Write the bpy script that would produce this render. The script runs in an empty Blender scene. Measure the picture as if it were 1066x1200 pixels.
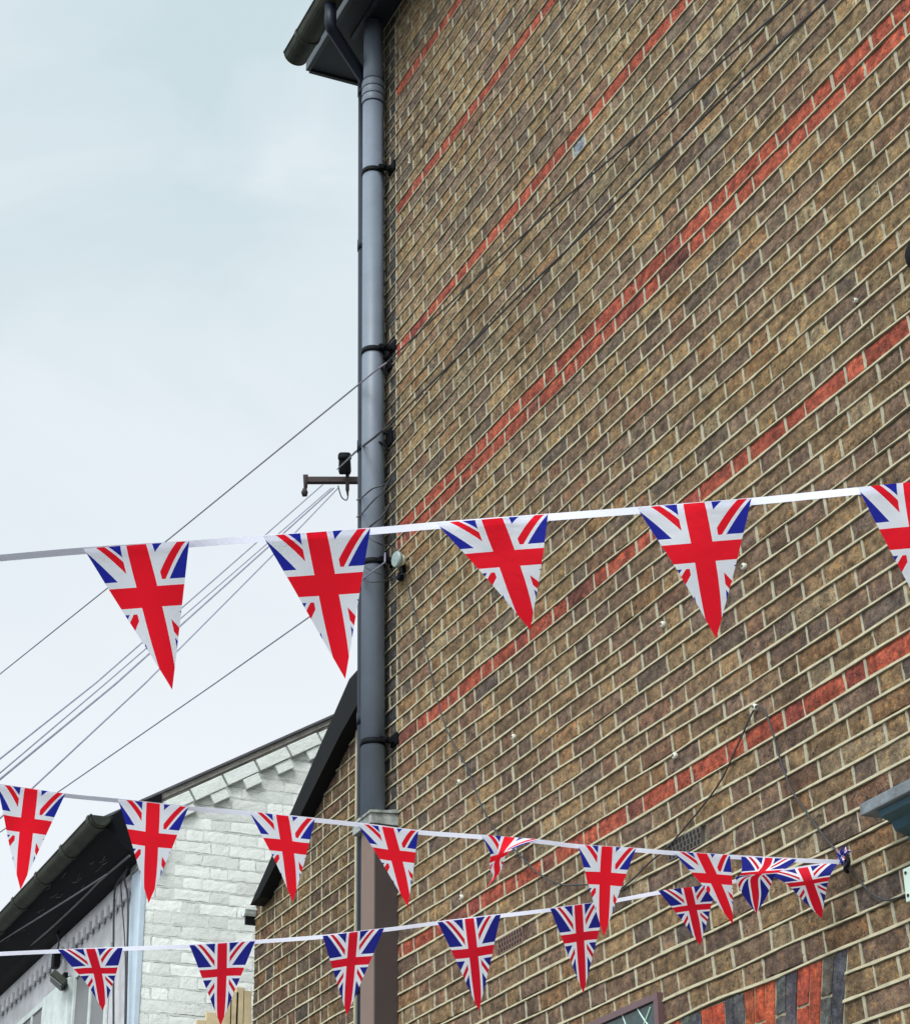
import bpy, math, random
import numpy as np
from mathutils import Vector, Matrix
random.seed(7); rng = np.random.default_rng(7)
S = bpy.context.scene; COL = S.collection
# ------------------------------------------------------------------ camera (calibrated) and ray helpers
F = 2434.3; YAW, PIT, ROL = -1.14011, .45886, -.016034
CAM = np.array([8.217, -3.467, 1.6])
def rot():
    f = np.array([math.sin(YAW)*math.cos(PIT), math.cos(YAW)*math.cos(PIT), math.sin(PIT)])
    r = np.array([math.cos(YAW), -math.sin(YAW), 0]); u = np.cross(r, f)
    c, s = math.cos(ROL), math.sin(ROL)
    return np.array([c*r+s*u, -s*r+c*u, f])
R = rot()
def ray(x, y): return np.array([(x-533)/F, (600-y)/F, 1.]) @ R
def on(x, y, ax, v):                    # point where the sight line meets the plane axis=v
    d = ray(x, y); return CAM + (v-CAM[ax])/d[ax]*d
def onY(x, y, v=0): return on(x, y, 1, v)
def onX(x, y, v): return on(x, y, 0, v)
def dp(x, y, t): return CAM + t*ray(x, y)
def depth(p): return float(R[2] @ (np.array(p)-CAM))
cam = bpy.data.cameras.new('camera'); co = bpy.data.objects.new('camera', cam); COL.objects.link(co); S.camera = co
co.matrix_world = Matrix(((R[0][0], R[1][0], -R[2][0], CAM[0]), (R[0][1], R[1][1], -R[2][1], CAM[1]), (R[0][2], R[1][2], -R[2][2], CAM[2]), (0, 0, 0, 1)))
cam.sensor_fit = 'HORIZONTAL'; cam.sensor_width = 36; cam.lens = 36*F/1066; cam.clip_end = 2000; cam.clip_start = .05

# ------------------------------------------------------------------ materials
def mat(name, col=(.5, .5, .5), rough=.7, noise=0, nscale=8, bump=0, bscale=60, metal=0, spec=.5, col2=None, attr=None, emit=None):
    m = bpy.data.materials.new(name); m.use_nodes = True; nt = m.node_tree; N = nt.nodes; L = nt.links
    b = N['Principled BSDF']; b.inputs['Roughness'].default_value = rough; b.inputs['Metallic'].default_value = metal
    b.inputs['Specular IOR Level'].default_value = spec
    tc = N.new('ShaderNodeTexCoord')
    src = None
    if attr:
        a = N.new('ShaderNodeAttribute'); a.attribute_name = attr; src = a.outputs['Color']
    if noise:
        n = N.new('ShaderNodeTexNoise'); n.inputs['Scale'].default_value = nscale; n.inputs['Detail'].default_value = 8; n.inputs['Roughness'].default_value = .62
        L.new(tc.outputs['Object'], n.inputs['Vector'])
        mr = N.new('ShaderNodeMapRange'); mr.inputs['From Min'].default_value = .3; mr.inputs['From Max'].default_value = .7
        L.new(n.outputs['Fac'], mr.inputs['Value'])
        mx = N.new('ShaderNodeMix'); mx.data_type = 'RGBA'
        L.new(mr.outputs['Result'], mx.inputs['Factor'])
        c2 = col2 or tuple(c*(1-noise) for c in col)
        if src is not None:
            mm = N.new('ShaderNodeMix'); mm.data_type = 'RGBA'; mm.blend_type = 'MULTIPLY'; mm.inputs['Factor'].default_value = 1
            L.new(src, mm.inputs['A']); mm.inputs['B'].default_value = (1-noise, 1-noise, 1-noise, 1)
            L.new(mm.outputs['Result'], mx.inputs['A']); L.new(src, mx.inputs['B'])
        else:
            mx.inputs['A'].default_value = (*c2, 1); mx.inputs['B'].default_value = (*col, 1)
        L.new(mx.outputs['Result'], b.inputs['Base Color']); src = mx.outputs['Result']
    elif src is not None: L.new(src, b.inputs['Base Color'])
    else: b.inputs['Base Color'].default_value = (*col, 1)
    if bump:
        n2 = N.new('ShaderNodeTexNoise'); n2.inputs['Scale'].default_value = bscale; n2.inputs['Detail'].default_value = 6; n2.inputs['Roughness'].default_value = .7
        L.new(tc.outputs['Object'], n2.inputs['Vector'])
        bp = N.new('ShaderNodeBump'); bp.inputs['Strength'].default_value = min(1, bump); bp.inputs['Distance'].default_value = .004
        L.new(n2.outputs['Fac'], bp.inputs['Height']); L.new(bp.outputs['Normal'], b.inputs['Normal'])
    if emit:
        b.inputs['Emission Color'].default_value = (*emit, 1); b.inputs['Emission Strength'].default_value = 1
    return m

def brick_mat(name, white=False):
    m = mat(name, attr='col', rough=.9, spec=.2); nt = m.node_tree; N = nt.nodes; L = nt.links; b = N['Principled BSDF']
    tc = N['Texture Coordinate']; at = N['Attribute']
    def noise(sc, det=6, ro=.65):
        n = N.new('ShaderNodeTexNoise'); n.inputs['Scale'].default_value = sc; n.inputs['Detail'].default_value = det; n.inputs['Roughness'].default_value = ro
        L.new(tc.outputs['Object'], n.inputs['Vector']); return n.outputs['Fac']
    def rng_(o, a, c, to0=0, to1=1):
        r = N.new('ShaderNodeMapRange'); r.inputs['From Min'].default_value = a; r.inputs['From Max'].default_value = c
        r.inputs['To Min'].default_value = to0; r.inputs['To Max'].default_value = to1; L.new(o, r.inputs['Value']); return r.outputs['Result']
    def mix(f, a, c, mode='MIX'):
        x = N.new('ShaderNodeMix'); x.data_type = 'RGBA'; x.blend_type = mode
        if isinstance(f, float): x.inputs['Factor'].default_value = f
        else: L.new(f, x.inputs['Factor'])
        for k, v in (('A', a), ('B', c)):
            if isinstance(v, tuple): x.inputs[k].default_value = (*v, 1)
            else: L.new(v, x.inputs[k])
        return x.outputs['Result']
    c = at.outputs['Color']
    if white:
        c = mix(rng_(noise(14), .45, .75), c, mix(1., c, (.90, .92, .89), 'MULTIPLY'))
        c = mix(rng_(noise(48, 8, .85), .63, .69), c, (.32, .31, .27))
        hb = noise(20, 6, .6); hb2 = noise(110, 3); st = .6
    else:
        c = mix(rng_(noise(30, 10, .85), .41, .59), mix(1., c, (.58, .55, .56), 'MULTIPLY'), mix(1., c, (1.5, 1.46, 1.36), 'MULTIPLY'))
        c = mix(rng_(noise(13, 5, .7), .40, .60), mix(1., c, (.70, .68, .70), 'MULTIPLY'), mix(1., c, (1.30, 1.28, 1.24), 'MULTIPLY'))
        c = mix(rng_(noise(31, 7, .8), .54, .62), c, mix(1., c, (1.75, 1.42, .92), 'MULTIPLY'))
        c = mix(rng_(noise(23, 7, .8), .54, .64), c, mix(1., c, (.52, .50, .56), 'MULTIPLY'))
        c = mix(rng_(noise(48, 7, .8), .60, .70), c, mix(.35, c, (.40, .37, .27)))
        for sc, a0, a1, g0 in ((38, .12, .27, .53), (75, .14, .33, .50)):
            v = N.new('ShaderNodeTexVoronoi'); v.inputs['Scale'].default_value = sc; L.new(tc.outputs['Object'], v.inputs['Vector'])
            pit = rng_(v.outputs['Distance'], a0, a1, 1, 0); gate = rng_(noise(11, 3), g0, g0+.08)
            mu = N.new('ShaderNodeMath'); mu.operation = 'MULTIPLY'; L.new(pit, mu.inputs[0]); L.new(gate, mu.inputs[1])
            c = mix(mu.outputs[0], c, (.045, .037, .033))
        ms = N.new('ShaderNodeMapping'); ms.inputs['Scale'].default_value = (1, 1, .16); L.new(tc.outputs['Object'], ms.inputs['Vector'])
        ns = N.new('ShaderNodeTexNoise'); ns.inputs['Scale'].default_value = 2.6; ns.inputs['Detail'].default_value = 5; L.new(ms.outputs[0], ns.inputs['Vector'])
        c = mix(rng_(ns.outputs['Fac'], .5, .7), c, mix(1., c, (.74, .74, .76), 'MULTIPLY'))
        c = mix(rng_(noise(1.1, 4), .42, .68), c, mix(1., c, (.80, .83, .86), 'MULTIPLY'))
        hb = noise(45, 8, .75); hb2 = noise(190, 4); st = 1.
    L.new(c, b.inputs['Base Color'])
    ad = N.new('ShaderNodeMath'); ad.operation = 'MULTIPLY_ADD'; L.new(hb2, ad.inputs[0]); ad.inputs[1].default_value = .35; L.new(hb, ad.inputs[2])
    bp = N.new('ShaderNodeBump'); bp.inputs['Strength'].default_value = st; bp.inputs['Distance'].default_value = .011
    L.new(ad.outputs[0], bp.inputs['Height']); L.new(bp.outputs['Normal'], b.inputs['Normal'])
    return m

M = dict(
    brick=brick_mat('stock_brick'), wbrick=brick_mat('painted_brick', True),
    mortar=mat('lime_mortar', (.475, .435, .30), .95, .36, 16, .9, 120, spec=.1),
    perp=mat('perpend_mortar', (.44, .41, .30), .95, .42, 30, .9, 120, spec=.1),
    backing=mat('mortar_recess', (.20, .185, .14), .95, .4, 12, .6, 120, spec=.1),
    wmortar=mat('painted_mortar', (.74, .77, .74), .8, .12, 10, .8, 90, spec=.2),
    pvc=mat('grey_pvc', (.16, .195, .245), .5, .28, 3.5, .15, 30, spec=.5),
    navy=mat('dark_pvc', (.009, .014, .026), .5, .3, 5, .1, 30, spec=.22),
    black=mat('black_plastic', (.004, .005, .007), .65, .3, 9, .2, 60, spec=.12),
    blackmoss=mat('weathered_black_gutter', (.016, .021, .019), .65, .5, 9, .3, 60, col2=(.05, .054, .036), spec=.25),
    soffit=mat('dark_soffit_paint', (.014, .022, .030), .6, .4, 5, .3, 40),
    fascia=mat('fascia_paint', (.03, .042, .052), .5, .4, 6, .3, 40),
    slate=mat('roof_slate', (.10, .10, .115), .7, .4, 6, .6, 40),
    brown=mat('brown_cladding', (.165, .108, .082), .55, .15, 5, .12, 60),
    lead=mat('weathered_lead', (.40, .43, .41), .7, .8, 16, .7, 60, col2=(.07, .08, .07)),
    render=mat('street_render', (.42, .40, .36), .9, .2, 4, .5, 40),
    wpaint=mat('bluish_white_paint', (.50, .60, .69), .6, .22, 6, .3, 40),
    stucco=mat('grey_stucco', (.56, .56, .58), .85, .35, 7, .5, 50),
    cream=mat('cream_trim', (.60, .66, .64), .7, .3, 12, .4, 60),
    glass=mat('dark_window_glass', (.05, .052, .055), .12, .3, 3),
    pane2=mat('grey_blind', (.17, .175, .18), .5, .2, 5),
    teal=mat('teal_paint', (.012, .07, .095), .4, .25, 10, .2, 60),
    hood=mat('weathered_stone_lead', (.21, .245, .27), .75, .9, 13, .9, 70, col2=(.055, .06, .06)),
    box=mat('pale_green_enamel', (.55, .68, .59), .5, .06, 8, .1, 60),
    cable=mat('dark_cable', (.03, .032, .038), .6, .3, 10),
    greycable=mat('grey_cable', (.10, .10, .11), .6, .3, 10),
    linecable=mat('weathered_overhead_cable', (.22, .21, .28), .6, .3, 10),
    rust=mat('rusty_steel', (.035, .02, .02), .8, .5, 30, .5, 80),
    wood=mat('fresh_timber', (.62, .50, .30), .8, .35, 9, .4, 60),
    pole=mat('creosoted_pole', (.09, .07, .05), .85, .4, 8, .6, 40),
    bedding=mat('crumbling_bedding', (.36, .34, .31), .95, .5, 14, .9, 60),
    casing_side=mat('darker_brown_side', (.045, .032, .030), .5, .2, 5, .12, 60),
    plug=mat('cream_plastic', (.56, .56, .46), .5, .1, 20),
    disc=mat('pale_glaze', (.24, .31, .30), .35, .15, 30),
    terra=mat('terracotta', (.19, .105, .08), .9, .35, 20, .5, 90),
    dterra=mat('sooty_terracotta', (.10, .085, .07), .9, .4, 20, .5, 90),
    hole=mat('dark_hole', (.006, .006, .006), .95),
    frame=mat('maroon_frame', (.115, .062, .066), .45, .2, 20, .2, 60),
    board=mat('painted_tree_reflection', (.03, .068, .068), .16, .7, 22, .1, 40, col2=(.008, .014, .014)),  # glossy pane, mottled green stands for trees reflected in the glass
    pale_line=mat('pale_stroke', (.42, .58, .50), .6, .1, 30),
    asphalt=mat('asphalt', (.06, .06, .06), .95, .3, 30, .7, 200),
    paving=mat('paving', (.30, .29, .27), .9, .3, 4, .5, 90),
    tape=mat('white_tape', (.68, .69, .79), .7, .04, 60, .15, 500),
)
def cloth_fix(m, tr=.35):
    nt = m.node_tree; N = nt.nodes; L = nt.links; b = N['Principled BSDF']; out = N['Material Output']
    t = N.new('ShaderNodeBsdfTranslucent'); ms = N.new('ShaderNodeMixShader'); ms.inputs[0].default_value = tr
    lk = b.inputs['Base Color'].links
    if lk: L.new(lk[0].from_socket, t.inputs['Color'])
    else: t.inputs['Color'].default_value = b.inputs['Base Color'].default_value
    L.new(b.outputs[0], ms.inputs[1]); L.new(t.outputs[0], ms.inputs[2]); L.new(ms.outputs[0], out.inputs['Surface'])
cloth_fix(M['tape'], .1)

def jack(name, P, red, blue, white):
    """Union flag printed on cloth, drawn from flat cloth coordinates (UV, unit = flag width)."""
    m = bpy.data.materials.new(name); m.use_nodes = True; nt = m.node_tree; N = nt.nodes; L = nt.links
    b = N['Principled BSDF']; b.inputs['Roughness'].default_value = .75; b.inputs['Specular IOR Level'].default_value = .25
    uv = N.new('ShaderNodeUVMap'); uv.uv_map = 'cloth'; sp = N.new('ShaderNodeSeparateXYZ'); L.new(uv.outputs[0], sp.inputs[0])
    def m1(op, a, c=None):
        n = N.new('ShaderNodeMath'); n.operation = op
        for i, v in enumerate((a, c)):
            if v is None: continue
            if isinstance(v, (int, float)): n.inputs[i].default_value = v
            else: L.new(v, n.inputs[i])
        return n.outputs[0]
    x, y = sp.outputs[0], sp.outputs[1]                       # y already measured from the cross centre, up positive
    ax, ay = m1('ABSOLUTE', x), m1('ABSOLUTE', y)
    sgn = m1('SIGN', m1('MULTIPLY', x, y)); sgn = m1('MULTIPLY', sgn, P['hand'])
    d = m1('ADD', m1('MULTIPLY', ax, P['sa']), m1('MULTIPLY', ay, -P['ca']))
    ds = m1('MULTIPLY', d, sgn)
    inside = lambda v, lo, hi: m1('MULTIPLY', m1('GREATER_THAN', v, lo), m1('LESS_THAN', v, hi))
    wd = inside(ds, -P['w1'], P['w2']); rd = inside(ds, P['r1'], P['r2'])
    cw = m1('MAXIMUM', m1('LESS_THAN', ax, P['a2']), m1('LESS_THAN', ay, P['b2']))
    cr = m1('MAXIMUM', m1('LESS_THAN', ax, P['a']), m1('LESS_THAN', ay, P['b']))
    def mix(f, a, c):
        n = N.new('ShaderNodeMix'); n.data_type = 'RGBA'; L.new(f, n.inputs['Factor'])
        for k, v in (('A', a), ('B', c)):
            if isinstance(v, tuple): n.inputs[k].default_value = (*v, 1)
            else: L.new(v, n.inputs[k])
        return n.outputs['Result']
    c = mix(wd, blue, white); c = mix(rd, c, tuple(v*.92 for v in red)); c = mix(cw, c, white); c = mix(cr, c, red)
    L.new(c, b.inputs['Base Color'])
    nz = N.new('ShaderNodeTexNoise'); nz.inputs['Scale'].default_value = 9; nz.inputs['Detail'].default_value = 3; L.new(uv.outputs[0], nz.inputs['Vector'])
    bp = N.new('ShaderNodeBump'); bp.inputs['Strength'].default_value = .15; bp.inputs['Distance'].default_value = .01; L.new(nz.outputs['Fac'], bp.inputs['Height'])
    L.new(bp.outputs['Normal'], b.inputs['Normal'])
    cloth_fix(m, .4); return m
JA = dict(a=.093, a2=.150, b=.088, b2=.142, sa=.81, ca=.585, w1=.115, w2=.095, r1=.0, r2=.066, hand=1)
JB = dict(a=.070, a2=.108, b=.060, b2=.098, sa=.84, ca=.54, w1=.07, w2=.072, r1=-.012, r2=.034, hand=-1)
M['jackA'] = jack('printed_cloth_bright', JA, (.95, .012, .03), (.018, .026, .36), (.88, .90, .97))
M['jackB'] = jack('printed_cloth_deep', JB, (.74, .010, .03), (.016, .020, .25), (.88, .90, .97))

# ------------------------------------------------------------------ object helpers
def link(o, parent=None):
    COL.objects.link(o)
    if parent is not None: o.parent = parent
    return o
def tag(o, label, cat, group=None, kind=None):
    if label: o['label'] = label
    if cat: o['category'] = cat
    if group: o['group'] = group
    if kind: o['kind'] = kind
    return o
def thing(name, label, cat, group=None):
    return tag(link(bpy.data.objects.new(name, None)), label, cat, group)
class MB:
    def __init__(s): s.v = []; s.f = []; s.c = []
    def add(s, vs, fs, c=None):
        n = len(s.v); s.v += [tuple(map(float, p)) for p in vs]; s.f += [tuple(i+n for i in q) for q in fs]
        s.c += [c or (.5, .5, .5)]*len(vs)
    def box(s, a, b, c=None, fr=None):
        x0, y0, z0 = a; x1, y1, z1 = b
        vs = [(x0, y0, z0), (x1, y0, z0), (x1, y1, z0), (x0, y1, z0), (x0, y0, z1), (x1, y0, z1), (x1, y1, z1), (x0, y1, z1)]
        if fr: vs = [fr(*p) for p in vs]
        s.add(vs, [(0, 3, 2, 1), (4, 5, 6, 7), (0, 1, 5, 4), (1, 2, 6, 5), (2, 3, 7, 6), (3, 0, 4, 7)], c)
    def prism(s, pts, d, c=None):        # closed outline extruded by the vector d
        n = len(pts); P = [np.array(p, float) for p in pts]; Q = [p+np.array(d) for p in P]
        s.add(P+Q, [tuple(range(n))[::-1], tuple(range(n, 2*n))]+[(i, (i+1) % n, n+(i+1) % n, n+i) for i in range(n)], c)
    def tube(s, pts, r, n=10, cap=True, c=None):
        P = [np.array(p, float) for p in pts]; rs = r if isinstance(r, (list, tuple)) else [r]*len(P); vs = []; up = None
        for i, p in enumerate(P):
            t = P[min(i+1, len(P)-1)]-P[max(i-1, 0)]; t = t/np.linalg.norm(t)
            if up is None: up = np.array([0, 0, 1.]) if abs(t[2]) < .9 else np.array([1., 0, 0])
            a = np.cross(t, up); a /= np.linalg.norm(a); b = np.cross(a, t); up = b
            vs += [p+rs[i]*(math.cos(2*math.pi*k/n)*a+math.sin(2*math.pi*k/n)*b) for k in range(n)]
        fs = [(i*n+k, i*n+(k+1) % n, (i+1)*n+(k+1) % n, (i+1)*n+k) for i in range(len(P)-1) for k in range(n)]
        if cap: fs += [tuple(range(n))[::-1], tuple(range((len(P)-1)*n, len(P)*n))]
        s.add(vs, fs, c)
    def build(s, name, m, parent=None, smooth=False, col=False, bevel=0):
        me = bpy.data.meshes.new(name); me.from_pydata(s.v, [], s.f); me.update()
        if col:
            a = me.attributes.new('col', 'FLOAT_COLOR', 'POINT')
            a.data.foreach_set('color', np.array([(*c, 1) for c in s.c], dtype=np.float32).ravel())
        import bmesh
        bm = bmesh.new(); bm.from_mesh(me); bmesh.ops.recalc_face_normals(bm, faces=bm.faces)
        if bevel: bmesh.ops.bevel(bm, geom=list(bm.edges), offset=bevel, segments=2, affect='EDGES', profile=.6)
        bm.to_mesh(me); bm.free()
        if smooth:
            for p in me.polygons: p.use_smooth = True
            if smooth == 'auto':
                me.shade_flat() if hasattr(me, 'shade_flat') else None
                for p in me.polygons: p.use_smooth = len(p.vertices) == 4
        me.materials.append(M[m]); o = bpy.data.objects.new(name, me); return link(o, parent)
def spline(pts, k=8):                   # Catmull-Rom through the points
    P = [np.array(p, float) for p in pts]; P = [2*P[0]-P[1]]+P+[2*P[-1]-P[-2]]; out = []
    for i in range(1, len(P)-2):
        for j in range(k):
            t = j/k; a, b, c, d = P[i-1], P[i], P[i+1], P[i+2]
            out.append(.5*((2*b)+(c-a)*t+(2*a-5*b+4*c-d)*t*t+(3*b-a-3*c+d)*t**3))
    out.append(P[-2]); return out

# ------------------------------------------------------------------ brickwork
BED = {0:185.3,1:204.9,2:224.7,3:241.3,4:262,5:281.3,6:299.3,7:317.3,8:336.7,9:357.3,10:377.3,11:396.7,12:416,13:435.3,14:454.7,15:472.7,16:493.3,17:513.3,18:533.3,19:552.7,20:573.3,21:594,22:613,23:632,24:653.3,25:673.3,26:694.7,27:717.3,28:737.3,29:758.8,30:780,31:802,32:822.7,33:844,34:866,35:886.7,36:909.3,37:931.3,38:953.3,39:975.3,40:998.7,41:1021.3,42:1044,44:1090.7,45:1114.7,46:1139.3,47:1163.3,48:1188}
kk = np.array(list(BED)+[-10.5, -20.5]); zz = np.array([onY(640, y)[2] for y in BED.values()]+[7.745, 8.47])
ZP = np.polyfit(kk, zz, 3)
def ZK(k): return float(np.polyval(ZP, k)) if -26 <= k <= 48 else (float(np.polyval(ZP, 48))-.0755*(k-48) if k > 48 else float(np.polyval(ZP, -26))-.075*(k+26))

def wav(seed, amp):                      # slow random waviness along a joint
    r = np.random.default_rng(seed); ph = r.uniform(0, 6.28, 5); fr = r.uniform(.8, 11, 5); am = r.uniform(.3, 1, 5)*amp/2
    return lambda x: float(sum(a*math.sin(f*x+p) for a, f, p in zip(am, fr, ph)))
def brick_face(mb, fr, x0, x1, z0, z1, col, skew, rough=.0013, n=4, dep=.014, proud=0, rag=1.):
    nz = 4; n += 3; vs = []; 
    ox, oz = [rng.uniform(-.0026, .0026, (nz, n)) for _ in range(2)]
    for j in range(nz):
        for i in range(n):
            u = i/(n-1); w = j/(nz-1)
            x = x0+(x1-x0)*u+skew*(w-.5)*-1; z = z0+(z1-z0)*w
            edge = (i in (0, n-1)) or (j in (0, nz-1))
            y = -proud + (rag*(rng.uniform(-.0016, .0024) if not edge else rng.uniform(.0005, .0048)))
            vs.append(fr(x+ox[j][i], y, z+oz[j][i]))
    fs = [(j*n+i, j*n+i+1, (j+1)*n+i+1, (j+1)*n+i) for j in range(nz-1) for i in range(n-1)]
    ring = [i for i in range(n)]+[j*n+n-1 for j in range(1, nz)]+[(nz-1)*n+i for i in range(n-2, -1, -1)]+[j*n for j in range(nz-2, 0, -1)]
    base = len(vs)
    for q in ring:
        j, i = divmod(q, n); u = i/(n-1); w = j/(nz-1)
        vs.append(fr(x0+(x1-x0)*u-skew*(w-.5)+(-.0 if 0 < u < 1 else (.001 if u else -.001)), dep, z0+(z1-z0)*w))
    m = len(ring); fs += [(ring[i], base+i, base+(i+1) % m, ring[(i+1) % m]) for i in range(m)]
    mb.add(vs, fs, col)

STOCK = [((.255, .196, .104), 26), ((.222, .170, .102), 24), ((.200, .150, .106), 18), ((.170, .130, .103), 12), ((.31, .235, .120), 9), ((.135, .118, .098), 6), ((.26, .168, .082), 8), ((.31, .275, .170), 5), ((.105, .10, .095), 2), ((.21, .128, .085), 5)]
STOCK = [(tuple((.68*a+.32*b)*k for a, b, k in zip(c, (.20, .154, .10), (1.02, .955, .86))), w) for c, w in STOCK]
RED = [((.36, .090, .056), 12), ((.33, .082, .052), 8), ((.27, .070, .050), 3), ((.21, .080, .056), 1)]
def pick(t, r):
    tot = sum(w for _, w in t); q = r.uniform(0, tot)
    for c, w in t:
        q -= w
        if q <= 0: return c
    return t[0][0]
def cut(x0, x1, cuts):
    seg = [(x0, x1)]
    for a, b in cuts:
        ns = []
        for s, e in seg:
            if b <= s or a >= e: ns.append((s, e)); continue
            if a > s: ns.append((s, a))
            if b < e: ns.append((b, e))
        seg = ns
    return [(s, e) for s, e in seg if e-s > .02]

def brickwork(name, parent, fr, X0, X1, rows, zk, redrows=(), cuts=lambda z: [], bricks_m='brick', mortar_m='mortar', colf=None, jt=.0118, ribbon=.0085, proud=.0042, xr=None, seed=1, skew=.006, per=.1125, rag=1.):
    r = random.Random(seed); B = MB(); J = MB(); Q_ = MB()
    for k in rows:
        zt = zk(k)-jt/2; zb = zk(k+1)+jt/2; zm = (zt+zb)/2; par = k % 2
        a, b = (X0, X1) if xr is None else xr(zm)
        if b-a < .03: continue
        # Flemish bond, laid out from the straight joint at x=0
        ed = [0.]; x = 0
        if par: seq = (2, 1)
        else: ed.append(.5*per); x = .5*per; seq = (1, 2)
        i = 0
        while x < X1+.3: x += seq[i % 2]*per; ed.append(x); i += 1
        x = 0; i = 0; left = []
        seq2 = (1.4, 1.6, 2, 1, 2, 1) if par else (.7, .7, 1.6, 1, 2, 1, 2)
        while x > X0-.3: x -= seq2[i % len(seq2)]*per; left.append(x); i += 1
        ed = left[::-1]+ed
        ed = [e+(r.uniform(-.006, .006) if abs(e) > .001 else 0) for e in ed]
        fl = wav(seed*1000+k, .0036); 
        for i in range(len(ed)-1):
            s, e = max(ed[i], a), min(ed[i+1], b)
            if e-s < .03: continue
            for (s2, e2) in cut(s, e, cuts(zm)):
                s3 = s2+jt*.42 if s2 > a+.001 else s2; e3 = e2-jt*.42 if e2 < b-.001 else e2
                if e3-s3 < .015: continue
                c = colf(k, s, e, r) if colf else (pick(RED, r) if (k in redrows and s > -.01) else pick(STOCK, r))
                g = r.uniform(.86, 1.14)*(.90 if rag > .9 else 1.); c = (c[0]*g, c[1]*g, c[2]*g*(1.08 if rag > .9 and c[0] < .32 else 1.))
                w = fl((s+e)/2)
                brick_face(B, fr, s3, e3, zb+w+r.uniform(-.0012, .0012), zt+w+r.uniform(-.0012, .0012)-.001, c, skew+r.uniform(-.003, .003), n=5 if e3-s3 > .15 else 4, proud=r.uniform(-.001, .0012)*rag, rag=rag)
                # perpend
                if e3 < b-.02:
                    hw = jt*.42+r.uniform(-.0022, .0028); sk = (skew+r.uniform(-.003, .003))/2; pf = .0012+r.uniform(-.002, .0016)
                    Q_.add([fr(e2-hw+sk, pf, zb+w-.002), fr(e2+hw+sk, pf+.001, zb+w-.002), fr(e2+hw-sk, pf+.001, zt+w+.002), fr(e2-hw-sk, pf, zt+w+.002),
                           fr(e2-hw+sk, .012, zb+w-.002), fr(e2+hw+sk, .012, zb+w-.002), fr(e2+hw-sk, .012, zt+w+.002), fr(e2-hw-sk, .012, zt+w+.002)],
                          [(0, 1, 2, 3), (0, 4, 5, 1), (1, 5, 6, 2), (2, 6, 7, 3), (3, 7, 4, 0)])
        # struck bed joint ribbon over the top of this course
        zc = zk(k); cs = cuts(zc-.001)
        for s, e in cut(a, b, cs):
            n = max(2, int((e-s)/.05)); vs = []; fs = []
            g1 = wav(seed*777+k*3, .0016)
            for i in range(n+1):
                x = s+(e-s)*i/n; w = fl(x); h = ribbon*.5*(1+.5*g1(x)/.0016*.45)+r.uniform(-.0009, .0009)
                pr = proud+r.uniform(-.0006, .0006)
                vs += [fr(x, .012, zc+w+h+.0008), fr(x, -pr*.25, zc+w+h+.0008), fr(x, -pr, zc+w-h*.85), fr(x, -pr+.001, zc+w-h), fr(x, .012, zc+w-h)]
            for i in range(n):
                for q in range(4): fs.append((i*5+q, i*5+q+1, i*5+q+6, i*5+q+5))
            J.add(vs, fs)
    B.build('brick_face', bricks_m, parent, col=True, smooth=False)
    J.build('pointing', mortar_m, parent); Q_.build('perpend_pointing', 'perp' if mortar_m == 'mortar' else mortar_m, parent)['kind'] = 'stuff'

# ================================================================== SETTING
def sheet(name, x0, y0, x1, y1, z, m):
    b = MB(); b.add([(x0, y0, z), (x1, y0, z), (x1, y1, z), (x0, y1, z)], [(0, 1, 2, 3)]); return tag(b.build(name, m), None, None, kind='structure')
sheet('ground', -600, -600, 600, 600, -.012, 'asphalt')
sheet('road', -120, -9.5, 120, -2.0, -.004, 'asphalt')
b = MB(); b.box((-120, -1.98, -.01), (120, -.005, .12)); tag(b.build('pavement', 'paving'), None, None, kind='structure')
b = MB(); b.box((-120, -2.12, -.01), (120, -1.983, .124)); tag(b.build('kerb', 'lead'), None, None, kind='structure')

# ================================================================== MAIN BRICK BUILDING
ZE = 9.052; XC = -.45
bld = thing('brick_building', 'tall stock brick building with red brick bands filling the right side', 'building')
# arch of alternating red and black bricks
AX1 = 3.315; AZT = ZK(49)-.002; AH = .335; AX0 = 1.75
zt_ = onY(905, 1151)[2]
arow = min(range(44, 56), key=lambda k: abs(ZK(k)-zt_)); AZT = ZK(arow)-.004
def arch_x(s, z):                        # fan: vertical at the middle, leaning outwards to both ends
    xm = (AX0+AX1)/2; t = (s-xm)/((AX1-AX0)/2); return s-(AZT-z)*.30*t
VENTS = [(802, 983, 'dterra'), (598, 1100, 'terra')]
vent_rects = []
for px, py, mm in VENTS:
    p = onY(px, py); k = min(range(0, 56), key=lambda q: abs((ZK(q)+ZK(q+1))/2-p[2])); vent_rects.append((p[0]-.112, p[0]+.112, ZK(k+1)+.004, ZK(k)-.004, mm))
WX0, WX1, WZ0 = AX0+.12, AX1-.12, 1.35
def cuts(z):
    c = []
    if AZT-AH < z < AZT: c.append((arch_x(AX0, z), arch_x(AX1, z)))
    if WZ0 < z <= AZT-AH: c.append((WX0, WX1))
    for a, b_, z0, z1, _ in vent_rects:
        if z0 < z < z1: c.append((a, b_))
    return c
frM = lambda x, y, z: (x, y, z)
KROW = list(range(-29, 66))
KROW = [k for k in KROW if ZK(k) <= ZE+.02]
REDR = {-21, -11, 0, 13, 14, 27, 40}
patch = onY(677, 166)
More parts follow.
